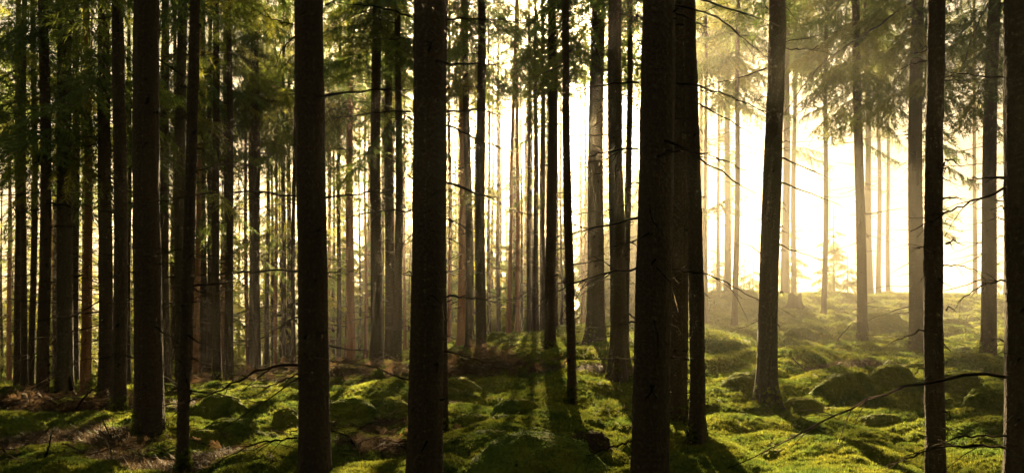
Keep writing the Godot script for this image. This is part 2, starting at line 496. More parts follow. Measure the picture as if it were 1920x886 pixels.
func make_tree(px: float, py: float, topx: float, w: float, d: float, cb: float, key: String) -> Node3D:
	var x := (px - CX) / F * d
	var z := -d
	var y := ground_y(x, z) - 0.04
	var o := Node3D.new()
	o.name = numbered("spruce_tree")
	o.position = Vector3(x, y, z)
	add_child(o)
	tag(o, LABELS[key], "tree", GROUPS.get(key, ""))
	var r := w * d / F / 2.0
	var height := clampf(12.0 + r * 70.0, 13.0, 25.0)
	var top_y := EYE + HORIZON / F * d - y
	var lean := Vector2((topx - px) / F * d / top_y, rng.randf_range(-0.008, 0.008))
	var near := d < 15.0
	var flare := 0.16 if d < 10.0 else 0.3 if d < 12.0 else 0.5
	if key == "a9": flare = 1.35
	if key == "a19": flare = 0.9
	if key in ["a3", "a13", "a16", "a21", "a7"]: flare = 0.65
	var bark: StandardMaterial3D = M.bark
	if key in ["r", "a15"] or (key in ["m", "f", "c"] and rng.randf() < 0.5): bark = M.bark_red
	elif key in ["a10", "a11", "a7", "a22"]: bark = M.bark_grey
	part("trunk", trunk_mesh(r, height, lean, flare, near, int(px * 7 + d)), bark, o)
	if d < 21.0 and py > 0:
		var foot := PackedFloat32Array()
		for k in 260:
			var a := rng.randf() * TAU
			var up := pow(rng.randf(), 2.2) * (0.55 if key in ["a9", "a10", "a11", "a19"] else 0.28)
			var rr := r * (1.04 + flare * exp(-up / (0.26 if flare < 0.8 else 0.42)) * 0.75)
			push(foot, basis_up(Vector3(cos(a) * 0.8, 0.7, sin(a) * 0.8).normalized(), rng.randf_range(0.022, 0.045)), Vector3(cos(a) * rr, up, sin(a) * rr), moss_color(x + a, z) * rng.randf_range(0.7, 1.4))
		copies("moss_collar", tuft_mesh, M.moss, o, foot).set_meta("kind", "stuff")
	var density := 0.8
	var reach := 1.5 + r * 4.0
	if px >= 430 and px < 1300:
		density = 0.4 if d < 16.0 else 0.75
		if px > 880 and px < 1080: density = 0.42
	elif px > 1300: density = 0.78
	if px < 430: density = 0.28
	var from := cb
	if px > 260 and d > 16.0:
		# high crowns: the low sun shines in below them
		from = maxf(cb, 0.3125 * (d - 8.0) + (2.8 if px > 820 and px < 1200 else 1.7))
		crown(o, from + 1.0, cb - 2.5, reach * 0.85, lean, 0.07 if px > 840 and px < 1180 else 0.12 if px > 1300 else 0.2, 1.0)
	crown(o, height, from, reach, lean, density, 1.0)
	if d < 22.0:
		var stubs := PackedFloat32Array()
		for k in 70:
			var h := rng.randf_range(0.4, cb)
			var yaw := rng.randf() * TAU
			var th := rng.randf_range(0.5, 1.1)
			var rr := r * (1.06 - 0.9 * pow(h / height, 1.15))
			push(stubs, (Basis(Vector3.UP, yaw) * Basis(Vector3(0, 0, 1), rng.randf_range(-0.6, 0.3))).scaled_local(Vector3(rng.randf_range(0.04, 0.16), th, th)), Vector3(lean.x * h + cos(yaw) * rr * 0.96, h, lean.y * h - sin(yaw) * rr * 0.96), Color(1, 1, 1))
		copies("branch_stubs", stub_mesh, M.dead, o, stubs).set_meta("kind", "stuff")
		dead_zone(o, r, lean, 0.8, cb + 1.0, int(22 if d < 12.0 else 40), true, 0.85 if r > 0.06 else 0.5)
	else:
		dead_zone(o, r, lean, 0.8, cb + 3.5, 90, false, 1.0)
	return o

func wood_tree(x: float, z: float, r: float, height: float, cb: float, reach: float, density: float, key: String, tone := 1.0, called := "spruce_tree") -> Node3D:
	var o := Node3D.new()
	o.name = numbered(called)
	o.position = Vector3(x, ground_y(x, z) - 0.05, z)
	add_child(o)
	tag(o, LABELS[key], "tree", GROUPS[key])
	var lean := Vector2(rng.randf_range(-0.01, 0.01), rng.randf_range(-0.01, 0.01))
	part("trunk", trunk_mesh(r, height, lean, 0.4, false, int(absf(x * 31 + z * 17))), M.bark_red if rng.randf() < 0.4 else M.bark, o)
	crown(o, height, cb, reach, lean, density, tone, key in ["p", "w"] or (key == "y" and z < -38.0), key == "y")
	if cb > 2.5 and key != "b":
		dead_zone(o, r, lean, 1.0, cb + 2.0, 60, false, 0.9)
	return o

# a long branch that grows from a tree's trunk, given by photo pixels; its depth drifts from the trunk's by bend metres
func long_branch(tree: Node3D, d: float, pix: Array, r: float, bend: float, twigs := 3) -> void:
	var v := PackedVector3Array()
	var n := PackedVector3Array()
	var idx := PackedInt32Array()
	var curve := Curve3D.new()
	for k in pix.size():
		curve.add_point(at(pix[k][0], pix[k][1], d + bend * k / (pix.size() - 1.0)) - tree.position)
	for k in range(1, pix.size() - 1):
		var t := (curve.get_point_position(k + 1) - curve.get_point_position(k - 1)) * 0.18
		curve.set_point_in(k, -t)
		curve.set_point_out(k, t)
	var pts := []
	var radii := []
	var total := curve.get_baked_length()
	for k in 17:
		pts.append(curve.sample_baked(total * k / 16.0) + Vector3(0, rng.randf_range(-1, 1), rng.randf_range(-1, 1)) * r * 0.9)
		radii.append(0.78 * lerpf(r, r * 0.25, k / 16.0) * rng.randf_range(0.88, 1.12))
	tube(v, n, idx, pts, radii, 6)
	for q in twigs:
		var k0 := rng.randi_range(3, 15)
		var along: Vector3 = (pts[k0 + 1] - pts[k0 - 1]).normalized() if k0 < 16 else Vector3.RIGHT
		var l := rng.randf_range(0.12, 0.4) * minf(1.0, total)
		var dir := (along + Vector3(rng.randf_range(-0.4, 0.4), rng.randf_range(-0.9, 0.7), rng.randf_range(-0.8, 0.8))).normalized()
		var p0: Vector3 = pts[k0]
		tube(v, n, idx, [p0, p0 + dir * l * 0.5, p0 + dir * l + Vector3(0, -0.1 * l, 0)], [radii[k0] * 0.55, radii[k0] * 0.4, r * 0.12], 4)
	part("dead_branch", surface(v, idx, n), M.dead, tree)

# ---------------------------------------------------------------- boulders, sticks, heaps
func moss_color(x: float, z: float) -> Color:
	var k := clampf(0.5 + 0.9 * patch.get_noise_2d(x * 2.0 + 9.0, z * 2.0) + 0.5 * fine.get_noise_2d(x * 3.0, z * 3.0), 0.0, 1.0)
	return MOSS_B.lerp(MOSS_A, k)

func boulder(px: float, py: float, wpx: float, hpx: float, label: String, group := "", d := 0.0, called := "mossy_boulder", col := Color(0, 0, 0, 0)) -> void:
	# px, py: middle of its foot on the ground
	if d == 0.0:
		d = depth_of(px, py)
	var x := (px - CX) / F * d
	var rx := wpx * d / F / 2.0
	var ry := hpx * d / F * 0.8
	var rz := rx * rng.randf_range(0.7, 0.95)
	var z := -d - rz * 0.6
	var o := Node3D.new()
	o.name = numbered(called)
	var y := ground_y(x, z)
	o.position = Vector3(x, y, z)
	add_child(o)
	tag(o, label, "boulder" if called == "mossy_boulder" else called.replace("_", " "), group)
	var v := PackedVector3Array()
	var n := PackedVector3Array()
	var cl := PackedColorArray()
	var idx := PackedInt32Array()
	var rows := 22
	var cols := 40
	var ox := rng.randf() * 50.0
	var lop := Vector2(rng.randf_range(-0.25, 0.25), rng.randf_range(-0.15, 0.15))
	for j in rows + 1:
		var th := PI * 0.64 * j / rows
		for i in cols:
			var a := TAU * i / cols
			var u := Vector3(sin(th) * cos(a), cos(th), sin(th) * sin(a))
			var s := 1.0 + 0.15 * fine.get_noise_3d(u.x * 1.1 + ox, u.y * 1.3, u.z * 1.3) + 0.06 * fine.get_noise_3d(u.x * 4.0 + ox, u.y * 4.0, u.z * 4.0) + 0.045 * fine.get_noise_3d(u.x * 11.0 + ox, u.y * 11.0, u.z * 11.0)
			var p := Vector3(u.x * rx, u.y * ry, u.z * rz) * s
			var skirt := pow(maxf(sin(th), 0.02), -0.3) * (0.88 + 0.35 * smoothstep(0.5, 1.0, float(j) / rows))
			p.x *= skirt
			p.z *= skirt
			p.x += lop.x * p.y
			p.z += lop.y * p.y
			v.append(p)
			cl.append(moss_color(x + p.x, z + p.z) if col.a == 0.0 else col * rng.randf_range(0.7, 1.2))
	for j in rows:
		for i in cols:
			var a := j * cols + i
			var b := j * cols + (i + 1) % cols
			idx.append_array(PackedInt32Array([a, b, a + cols, b, b + cols, a + cols]))
	n.resize(v.size())
	for t in range(0, idx.size(), 3):
		var f := (v[idx[t + 2]] - v[idx[t]]).cross(v[idx[t + 1]] - v[idx[t]])
		for e in 3:
			n[idx[t + e]] += f
	for k in n.size():
		n[k] = n[k].normalized()
	part("stone" if col.a == 0.0 else "body", surface(v, idx, n, cl), M.ground, o)
	# a pelt of moss on it
	var buf := PackedFloat32Array()
	var area := rx * rz * 3.2 + (rx + rz) * ry * 2.0
	var size := 0.024 + 0.0014 * d
	var count := int(clampf(area / (size * size * 0.18), 200, 26000))
	var largest := 0.0
	for q in range(0, idx.size(), 3):
		largest = maxf(largest, (v[idx[q + 1]] - v[idx[q]]).cross(v[idx[q + 2]] - v[idx[q]]).length_squared())
	if col.a > 0.0: count = count / 4
	for k in count:
		var q := (rng.randi() % (idx.size() / 3)) * 3
		if (v[idx[q + 1]] - v[idx[q]]).cross(v[idx[q + 2]] - v[idx[q]]).length_squared() < largest * pow(rng.randf(), 2.0):
			continue
		var e0 := rng.randf()
		var e1 := rng.randf() * (1.0 - e0)
		var p: Vector3 = v[idx[q]] + (v[idx[q + 1]] - v[idx[q]]) * e0 + (v[idx[q + 2]] - v[idx[q]]) * e1
		if p.y < -0.1:
			continue
		var up: Vector3 = (n[idx[q]] + Vector3(rng.randf_range(-0.4, 0.4), 0.5, rng.randf_range(-0.4, 0.4))).normalized()
		var c := moss_color(x + p.x, z + p.z) * rng.randf_range(0.7, 1.5)
		if label.contains("leafy"): c = Color(0.075, 0.115, 0.02) * rng.randf_range(0.6, 1.6)
		push(buf, basis_up(up, size * (1.5 if label.contains("leafy") else 1.0) * rng.randf_range(0.7, 1.5)), p, c)
	var fz := copies("moss_cushion", leaf_tuft_mesh if label.contains("leafy") else tuft_mesh, M.moss, o, buf)
	fz.set_meta("kind", "stuff")

func basis_up(up: Vector3, s: float) -> Basis:
	var sx := up.cross(Vector3(rng.randf_range(-1, 1), 0.3, rng.randf_range(-1, 1))).normalized()
	return Basis(sx * s, up * s, sx.cross(up) * s)

func depth_of(px: float, py: float) -> float:
	# first meeting of the pixel's ray with the ground
	var d := 5.0
	while d < 60.0:
		var p := at(px, py, d)
		if p.y <= ground_base(p.x, p.z):
			return d
		d += 0.05
	return 60.0

func stick(pix: Array, r: float, label: String, material: StandardMaterial3D, lift: Array, called := "fallen_branch", twigs := 2) -> void:
	# points on the ground by photo pixel, each lifted by so many metres
	var v := PackedVector3Array()
	var n := PackedVector3Array()
	var idx := PackedInt32Array()
	var ends := []
	for k in pix.size():
		var d := depth_of(pix[k][0], pix[k][1] + lift[k] * 190.0)
		var p := at(pix[k][0], pix[k][1], d)
		p.y = ground_y(p.x, p.z) + lift[k] + r
		ends.append(p)
	var o := Node3D.new()
	o.name = numbered(called)
	o.position = ends[0]
	add_child(o)
	tag(o, label, "branch")
	var curve := Curve3D.new()
	for p: Vector3 in ends:
		curve.add_point(p - o.position)
	var pts := []
	var radii := []
	for k in 13:
		pts.append(curve.sample_baked(curve.get_baked_length() * k / 12.0) + Vector3(rng.randf_range(-1, 1), rng.randf_range(-1, 1), rng.randf_range(-1, 1)) * r * 0.5)
		radii.append(lerpf(r, r * 0.4, k / 12.0))
	tube(v, n, idx, pts, radii, 6)
	part("stem", surface(v, idx, n), material, o)
	for q in twigs:
		var k0 := rng.randi_range(2, 10)
		part("twig", twig_meshes[rng.randi() % twig_meshes.size()], material, o, Transform3D(Basis(Vector3.UP, rng.randf() * TAU).scaled(Vector3.ONE * 0.3), pts[k0]))

func brush_heap(spots: Array, label: String, count: int, lift: float) -> void:
	var buf := PackedFloat32Array()
	var buf2 := PackedFloat32Array()
	var o := Node3D.new()
	o.name = numbered("brushwood_heap")
	var first := depth_of(spots[0][0], spots[0][1])
	var origin := at(spots[0][0], spots[0][1], first)
	origin.y = ground_y(origin.x, origin.z)
	o.position = origin
	add_child(o)
	tag(o, label, "brushwood")
	for k in count:
		var s: Array = spots[rng.randi() % spots.size()]
		var d := depth_of(s[0], s[1])
		var p := at(s[0], s[1], d)
		var off := Vector2(rng.randfn(0, 0.45), rng.randfn(0, 0.45))
		p.x += off.x * s[2]
		p.z += off.y * s[2] * 0.5
		p.y = ground_y(p.x, p.z) + rng.randf() * lift * maxf(0.1, 1.0 - off.length())
		var l := rng.randf_range(0.25, 0.8)
		var b := Basis(Vector3.UP, rng.randf() * TAU) * Basis(Vector3(0, 0, 1), rng.randf_range(-0.5, 0.6))
		push(buf, b.scaled_local(Vector3(l, 0.7, 0.7)), p - origin, Color(1, 1, 1))
		if k % 3 == 0:
			push(buf2, (b * Basis(Vector3.RIGHT, rng.randf() * TAU)).scaled_local(Vector3.ONE * l * 0.33), p - origin + Vector3(0, 0.02, 0), Color(0.11, 0.068, 0.034) * rng.randf_range(0.5, 1.5))
	copies("twigs", twig_meshes[3], M.brush, o, buf).set_meta("kind", "stuff")
	copies("dry_needles", bough_meshes[0], M.leaf, o, buf2).set_meta("kind", "stuff")

func ground() -> void:
	var xs := PackedFloat32Array()
	var zs := PackedFloat32Array()
	var s := 0.0
	var half := [0.0]
	while s < 300.0:
		s += 0.075 if s < 6.0 else 0.075 + (s - 6.0) * 0.035
		half.append(s)
	for k in range(half.size() - 1, 0, -1):
		xs.append(-half[k])
	for k in half.size():
		xs.append(half[k])
	var z := 60.0
	while z > -6.5:
		zs.append(z)
		z -= 0.5 if z < 3.0 and z > -6.0 else 3.0 if z > 3.0 else 0.25
	while z > -300.0:
		zs.append(z)
		z -= maxf(0.055, 0.0075 * absf(z)) if z > -34.0 else 0.02 * absf(z)
	var v := PackedVector3Array()
	var n := PackedVector3Array()
	var c := PackedColorArray()
	var idx := PackedInt32Array()
	var nx := xs.size()
	for j in zs.size():
		for i in nx:
			var p := Vector3(xs[i], ground_y(xs[i], zs[j]), zs[j])
			v.append(p)
			var li := litter(p.x, p.z) if p.z > -40.0 else 0.3
			c.append(moss_color(p.x, p.z).lerp(BROWN_A, li))
	n.resize(v.size())
	for j in zs.size():
		for i in nx:
			var k := j * nx + i
			var l := v[j * nx + maxi(i - 1, 0)]
			var r := v[j * nx + mini(i + 1, nx - 1)]
			var a := v[maxi(j - 1, 0) * nx + i]
			var b := v[mini(j + 1, zs.size() - 1) * nx + i]
			n[k] = (a - b).cross(r - l).normalized()
			if n[k].y < 0.0: n[k] = -n[k]
			if i + 1 < nx and j + 1 < zs.size():
				idx.append_array(PackedInt32Array([k, k + nx, k + 1, k + 1, k + nx, k + nx + 1]))
	var o := part("ground", surface(v, idx, n, c), M.ground, self)
	tag(o, "mossy forest floor rising to a crest beside the bright clearing", "ground", "", "structure")

func moss_carpet() -> void:
	var buf := PackedFloat32Array()
	var nee := PackedFloat32Array()
	for k in 300000:
		var d := 6.5 * pow(34.0 / 6.5, rng.randf())
		var x := rng.randf_range(-0.68, 0.68) * d
		var z := -d
		var li := litter(x, z)
		var y := ground_y(x, z)
		if rng.randf() < li * 0.96:
			if k % 3 == 0:
				push(nee, Basis.from_euler(Vector3(rng.randf_range(-0.4, 0.4), rng.randf() * TAU, rng.randf_range(-0.3, 0.3))).scaled_local(Vector3.ONE * rng.randf_range(0.03, 0.07)), Vector3(x, y + 0.004, z), Color(0.09, 0.06, 0.034) * rng.randf_range(0.4, 1.4))
			continue
		var size := 0.018 + 0.0013 * d
		var up := (ground_normal(x, z) + Vector3(rng.randf_range(-0.35, 0.35), 0.3, rng.randf_range(-0.35, 0.35))).normalized()
		push(buf, basis_up(up, size * rng.randf_range(0.6, 1.4)), Vector3(x, y - 0.004, z), moss_color(x, z) * rng.randf_range(0.7, 1.5))
	var o := copies("moss_carpet", tuft_mesh, M.moss, self, buf)
	tag(o, "soft green moss growing over the forest floor", "moss", "", "stuff")
	var q := copies("needle_litter", needle_mesh, M.leaf, self, nee)
	tag(q, "brown needles and twig bits strewn on the ground", "litter", "", "stuff")

func _ready() -> void:
	rng.seed = 20240611
	hum.seed = 5
	hum.noise_type = FastNoiseLite.TYPE_SIMPLEX_SMOOTH
	hum.frequency = 0.42
	hum.fractal_type = FastNoiseLite.FRACTAL_NONE
	fine.seed = 8
	fine.noise_type = FastNoiseLite.TYPE_SIMPLEX_SMOOTH
	fine.frequency = 1.0
	fine.fractal_octaves = 2
	patch.seed = 3
	patch.frequency = 0.5
	patch.fractal_octaves = 3
	plates.seed = 11
	plates.noise_type = FastNoiseLite.TYPE_CELLULAR
	plates.cellular_return_type = FastNoiseLite.RETURN_DISTANCE2_SUB
	plates.frequency = 22.0
	plates.fractal_octaves = 2
	plates.domain_warp_enabled = true
	plates.domain_warp_amplitude = 0.02
	plates.domain_warp_frequency = 20.0
	# camera: level, lens shifted up
	var cam := Camera3D.new()
	cam.name = "camera"
	cam.projection = Camera3D.PROJECTION_FRUSTUM
	cam.near = 0.05
	cam.far = 900.0
	cam.size = 2.0 * cam.near * 443.0 / F
	cam.frustum_offset = Vector2(0, cam.near * (HORIZON - 443.0) / F)
	cam.position = Vector3(0, EYE, 0)
	add_child(cam)
	cam.current = true
	# sky, haze, exposure
	var env := Environment.new()
	env.background_mode = Environment.BG_SKY
	var sky := ProceduralSkyMaterial.new()
	sky.sky_top_color = Color(0.032, 0.038, 0.036).linear_to_srgb()
	sky.sky_horizon_color = Color(0.130, 0.097, 0.055).linear_to_srgb()
	sky.sky_curve = 0.25
	sky.ground_horizon_color = Color(0.06, 0.052, 0.04).linear_to_srgb()
	sky.ground_bottom_color = Color(0.01, 0.01, 0.006).linear_to_srgb()
	sky.sun_angle_max = 30.0
	sky.sun_curve = 0.12
	env.sky = Sky.new()
	env.sky.sky_material = sky
	env.tonemap_mode = Environment.TONE_MAPPER_LINEAR
	env.tonemap_exposure = 12.5
	env.volumetric_fog_enabled = true
	env.volumetric_fog_density = 0.0008
	env.volumetric_fog_albedo = Color(1.0, 0.96, 0.88)
	env.volumetric_fog_anisotropy = 0.88
	env.sdfgi_enabled = true
	env.ssao_enabled = true
	env.ssil_enabled = true
	var we := WorldEnvironment.new()
	we.name = "world_environment"
	we.environment = env
	add_child(we)
	var sun := DirectionalLight3D.new()
	sun.name = "sun"
	sun.light_energy = 1.6
	sun.light_angular_distance = 0.5
	sun.light_color = Color(1.0, 0.88, 0.66)
	sun.shadow_enabled = true
	add_child(sun)
	sun.look_at_from_position(sun_to * 100.0, Vector3.ZERO, Vector3.UP)
	# sunlit mist that hangs over the open slope and the clearing
	for k in 12:
		var q := k / 9.0
		var m := [1590, 405, 20.0, Vector3(3.0 + 11.0 * q, 2.0 + 7.0 * q, 12.0 + 12.0 * q), 0.0026]
		if k == 10: m = [1590, 440, 36.0, Vector3(30, 11, 22), 0.002]
		if k == 11: m = [1590, 430, 36.0, Vector3(42, 15, 30), 0.002]
		var fog := FogVolume.new()
		fog.name = numbered("mist_bank")
		fog.shape = RenderingServer.FOG_VOLUME_SHAPE_ELLIPSOID
		fog.size = m[3]
		var fm := FogMaterial.new()
		fm.density = m[4]
		fm.albedo = Color(1.0, 0.96, 0.88)
		fog.material = fm
		fog.position = at(m[0], m[1], m[2])
		add_child(fog)
		tag(fog, "pale sunlit mist hanging over the open mossy slope", "mist", "mist over the slope", "stuff")
	# the setting
	materials()
	make_coarse()
	for b in BROWN:
		var d := depth_of(b[0], b[1])
		brown_spots.append([(b[0] - CX) / F * d, -d, b[2], b[3]])
	for k in 6: bough_meshes.append(bough_mesh())
	for k in 5: full_boughs.append(bough_mesh(1.2, 2.1))
	for k in 10: twig_meshes.append(dead_branch_mesh(1.0, rng.randf_range(0.008, 0.014), rng.randi_range(1, 6), rng.randf_range(-0.1, 0.45)))
	tuft_mesh = tuft(9, 0.16, 0.8)
	leaf_tuft_mesh = leafy_tuft()
	stub_mesh = dead_branch_mesh(1.0, 0.011, 0, 0.1)
	needle_mesh = tuft(12, 0.05, 2.2)
	ground()
	# the trees of the photograph
	var by_key := {}
	for t in TREES:
		var o := make_tree(t[0], t[1], t[2], t[3], t[4], t[5], t[6])
		by_key[t[6]] = [o, t[4]]
	branches(by_key)
	# a fleck of resin and a root of their own
	var fleck := SphereMesh.new()
	fleck.radius = 0.012
	fleck.height = 0.045
	fleck.radial_segments = 10
	fleck.rings = 6
	part("resin_fleck", fleck, M.pale, by_key.n1[0], Transform3D(Basis(), at(603, 630, 7.4 - 0.09) - by_key.n1[0].position))
	var rv := PackedVector3Array()
	var rn := PackedVector3Array()
	var ri := PackedInt32Array()
	var pts := []
	for p in [[126, 690, 0.0], [131, 715, -0.05], [136, 734, -0.1], [150, 748, -0.2]]:
		pts.append(at(p[0], p[1], 14.0 + p[2]) - by_key.a10[0].position)
	tube(rv, rn, ri, pts, [0.05, 0.05, 0.045, 0.03], 8)
	part("root", surface(rv, ri, rn), M.bark_grey, by_key.a10[0])
	woods()
	boulders()
	details()
	moss_carpet()

func branches(by_key: Dictionary) -> void:
	for b in [
		["n1", 0.014, 0.5, [[560, 370], [500, 362], [400, 362], [262, 386]]], ["n1", 0.012, 0.4, [[608, 372], [680, 362], [790, 360]]],
		["n1", 0.013, -0.3, [[560, 508], [480, 508], [380, 516], [322, 532]]], ["n1", 0.010, 0.3, [[610, 512], [665, 508]]],
		["n1", 0.015, -0.4, [[560, 682], [480, 696], [395, 738], [300, 762]]], ["n1", 0.010, -0.5, [[560, 700], [510, 722], [470, 745]]],
		["n1", 0.010, 0.3, [[610, 678], [684, 676]]], ["n1", 0.012, -0.3, [[558, 822], [480, 832], [395, 872]]], ["n1", 0.012, 0.2, [[560, 50], [520, 40], [480, 20]]], ["n1", 0.010, 0.4, [[560, 62], [530, 90], [516, 126]]],
		["n2", 0.012, 0.5, [[828, 555], [890, 558], [957, 570]]], ["n2", 0.011, 0.4, [[828, 35], [920, 36], [1005, 44]]], ["n2", 0.011, 0.5, [[830, 210], [900, 206], [985, 228]]],
		["n2", 0.013, 0.3, [[830, 230], [890, 258], [960, 285]]], ["n2", 0.011, 0.5, [[772, 30], [690, 10], [620, 3]]], ["n2", 0.010, 0.5, [[770, 395], [700, 396], [640, 412]]],
		["n2", 0.012, 0.2, [[826, 656], [880, 668], [935, 692]]], ["n2", 0.010, 0.5, [[770, 210], [690, 212], [612, 225]]], ["n2", 0.010, 0.4, [[828, 405], [860, 420], [895, 440]]],
		["n3", 0.012, 0.4, [[1198, 155], [1120, 160], [1060, 182]]], ["n3", 0.012, 0.4, [[1262, 158], [1330, 166], [1440, 210]]], ["n3", 0.011, 0.3, [[1198, 277], [1130, 285], [1068, 304]]],
		["n3", 0.012, -0.3, [[1196, 503], [1110, 518], [1040, 548], [1000, 584]]], ["n3", 0.011, 0.4, [[1260, 505], [1340, 520], [1440, 572]]], ["n3", 0.010, 0.2, [[1196, 603], [1132, 612]]],
		["n3", 0.012, -0.3, [[1190, 826], [1140, 840], [1098, 856]]], ["n3", 0.010, 0.4, [[1262, 10], [1340, 30], [1440, 110]]], ["n3", 0.010, 0.4, [[1262, 282], [1330, 290], [1400, 320]]],
		["n5", 0.019, 0.8, [[1890, 704], [1770, 709], [1640, 745], [1540, 792], [1440, 845], [1360, 884]]], ["n5", 0.017, 0.2, [[1890, 838], [1780, 836], [1700, 858], [1640, 884]]],
		["n5", 0.012, 0.3, [[1890, 818], [1800, 820], [1690, 858]]], ["n5", 0.016, 0.2, [[1890, 350], [1800, 388], [1708, 432]]], ["n5", 0.016, 0.2, [[1890, 331], [1818, 336]]],
		["n5", 0.012, 0.3, [[1890, 523], [1850, 531], [1795, 568]]], ["n4", 0.010, 0.6, [[1757, 500], [1800, 498], [1850, 512]]],
		["a7", 0.014, 0.5, [[1462, 90], [1510, 92], [1560, 90]]], ["a22", 0.03, 0.5, [[1722, -5], [1612, 72], [1545, 116], [1468, 214]]], ["a23", 0.022, 0.3, [[1862, -5], [1836, 40], [1812, 110], [1806, 205]]]]:
		var e: Array = by_key[b[0]]
		long_branch(e[0], e[1], b[3], b[1], b[2], 8)
	# pale crooked twigs that hang on the bark of the near trunks
	for b in [["n3", [[1218, 385], [1222, 410], [1243, 440]]], ["n3", [[1226, 600], [1234, 630], [1234, 672]]], ["n3", [[1222, 733], [1234, 748]]], ["n3", [[1232, 502], [1258, 530], [1272, 585]]],
			["n4", [[1756, 625], [1764, 645], [1758, 690]]], ["n4", [[1753, 655], [1758, 680]]], ["n2", [[810, 552], [828, 570], [833, 600]]]]:
		var e: Array = by_key[b[0]]
		var tree: Node3D = e[0]
		var v := PackedVector3Array()
		var n := PackedVector3Array()
		var idx := PackedInt32Array()
		var pts := []
		var rad := []
		for k in b[1].size():
			pts.append(at(b[1][k][0], b[1][k][1], e[1] - 0.16) - tree.position)
			rad.append(0.006 - 0.0012 * k)
		tube(v, n, idx, pts, rad, 5)
		part("hanging_twig", surface(v, idx, n), M.pale, tree)

func under_sun(d: float) -> float:
	# height of the sunbeam that just reaches the visible ground, where it passes d metres away
	return 0.3125 * (d - 9.0)

func woods() -> void:
	# beyond the crest: tall spruces and sunlit young ones
	for k in 5:
		var px := rng.randf_range(-360, 60)
		var d := rng.randf_range(24, 31)
		wood_tree((px - CX) / F * d, -d, rng.randf_range(0.09, 0.15), rng.randf_range(13, 18), under_sun(d) + rng.randf_range(2.0, 4.0), rng.randf_range(1.5, 2.2), 0.5, "w", 1.2)
	# one open row of young spruces, nothing behind it, so that the sun shines through
	for k in 165:
		var px := rng.randf_range(-180, 620) if k < 75 else rng.randf_range(580, 1280)
		var d := rng.randf_range(31, 37)
		var tall := rng.randf_range(5.0, 10.0)
		if px > 600:
			d = rng.randf_range(40, 50)
			tall = rng.randf_range(4.0, under_sun(d))
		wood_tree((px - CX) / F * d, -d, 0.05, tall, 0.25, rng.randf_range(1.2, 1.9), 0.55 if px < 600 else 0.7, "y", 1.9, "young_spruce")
	for k in 120:
		var px := rng.randf_range(-40, 640) if k < 24 else rng.randf_range(600, 1300)
		var d := rng.randf_range(33, 60) if px > 600 else rng.randf_range(22, 31)
		var r := rng.randf_range(0.045, 0.085)
		wood_tree((px - CX) / F * d, -d, r, rng.randf_range(12, 16), under_sun(d) + rng.randf_range(0.8, 3.0), rng.randf_range(0.9, 1.5), 0.5 if px > 600 else 0.3, "f", 1.2)
	for k in 24:
		var px := rng.randf_range(1320, 1910)
		var d := rng.randf_range(36, 54)
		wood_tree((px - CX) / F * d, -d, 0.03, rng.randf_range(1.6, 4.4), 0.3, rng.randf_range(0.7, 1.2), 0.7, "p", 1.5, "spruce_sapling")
	# the same wood goes on beside and behind the viewer
	for k in 230:
		var x := rng.randf_range(-30, 30)
		var z := rng.randf_range(-26, 26)
		if z < 1.5 and absf(x) < 2.0 - z * 0.68: continue
		if Vector2(x, z).length() < 3.0: continue
		if x > 3.0 and z < -14.0: continue
		if x < 0.0 and z < -8.0 and rng.randf() < 0.5: continue
		wood_tree(x, z, rng.randf_range(0.1, 0.17), rng.randf_range(18, 24), rng.randf_range(4.5, 8.0), rng.randf_range(1.9, 2.7), 0.85, "b")
	# with a thicket of young spruces at its back
	for k in 130:
		var a := rng.randf_range(-0.15, PI + 0.15)
		var far := rng.randf_range(10.0, 22.0)
		wood_tree(cos(a) * far, sin(a) * far, 0.05, rng.randf_range(5.0, 10.0), 0.3, rng.randf_range(1.6, 2.3), 0.9, "t", 1.0, "young_spruce")

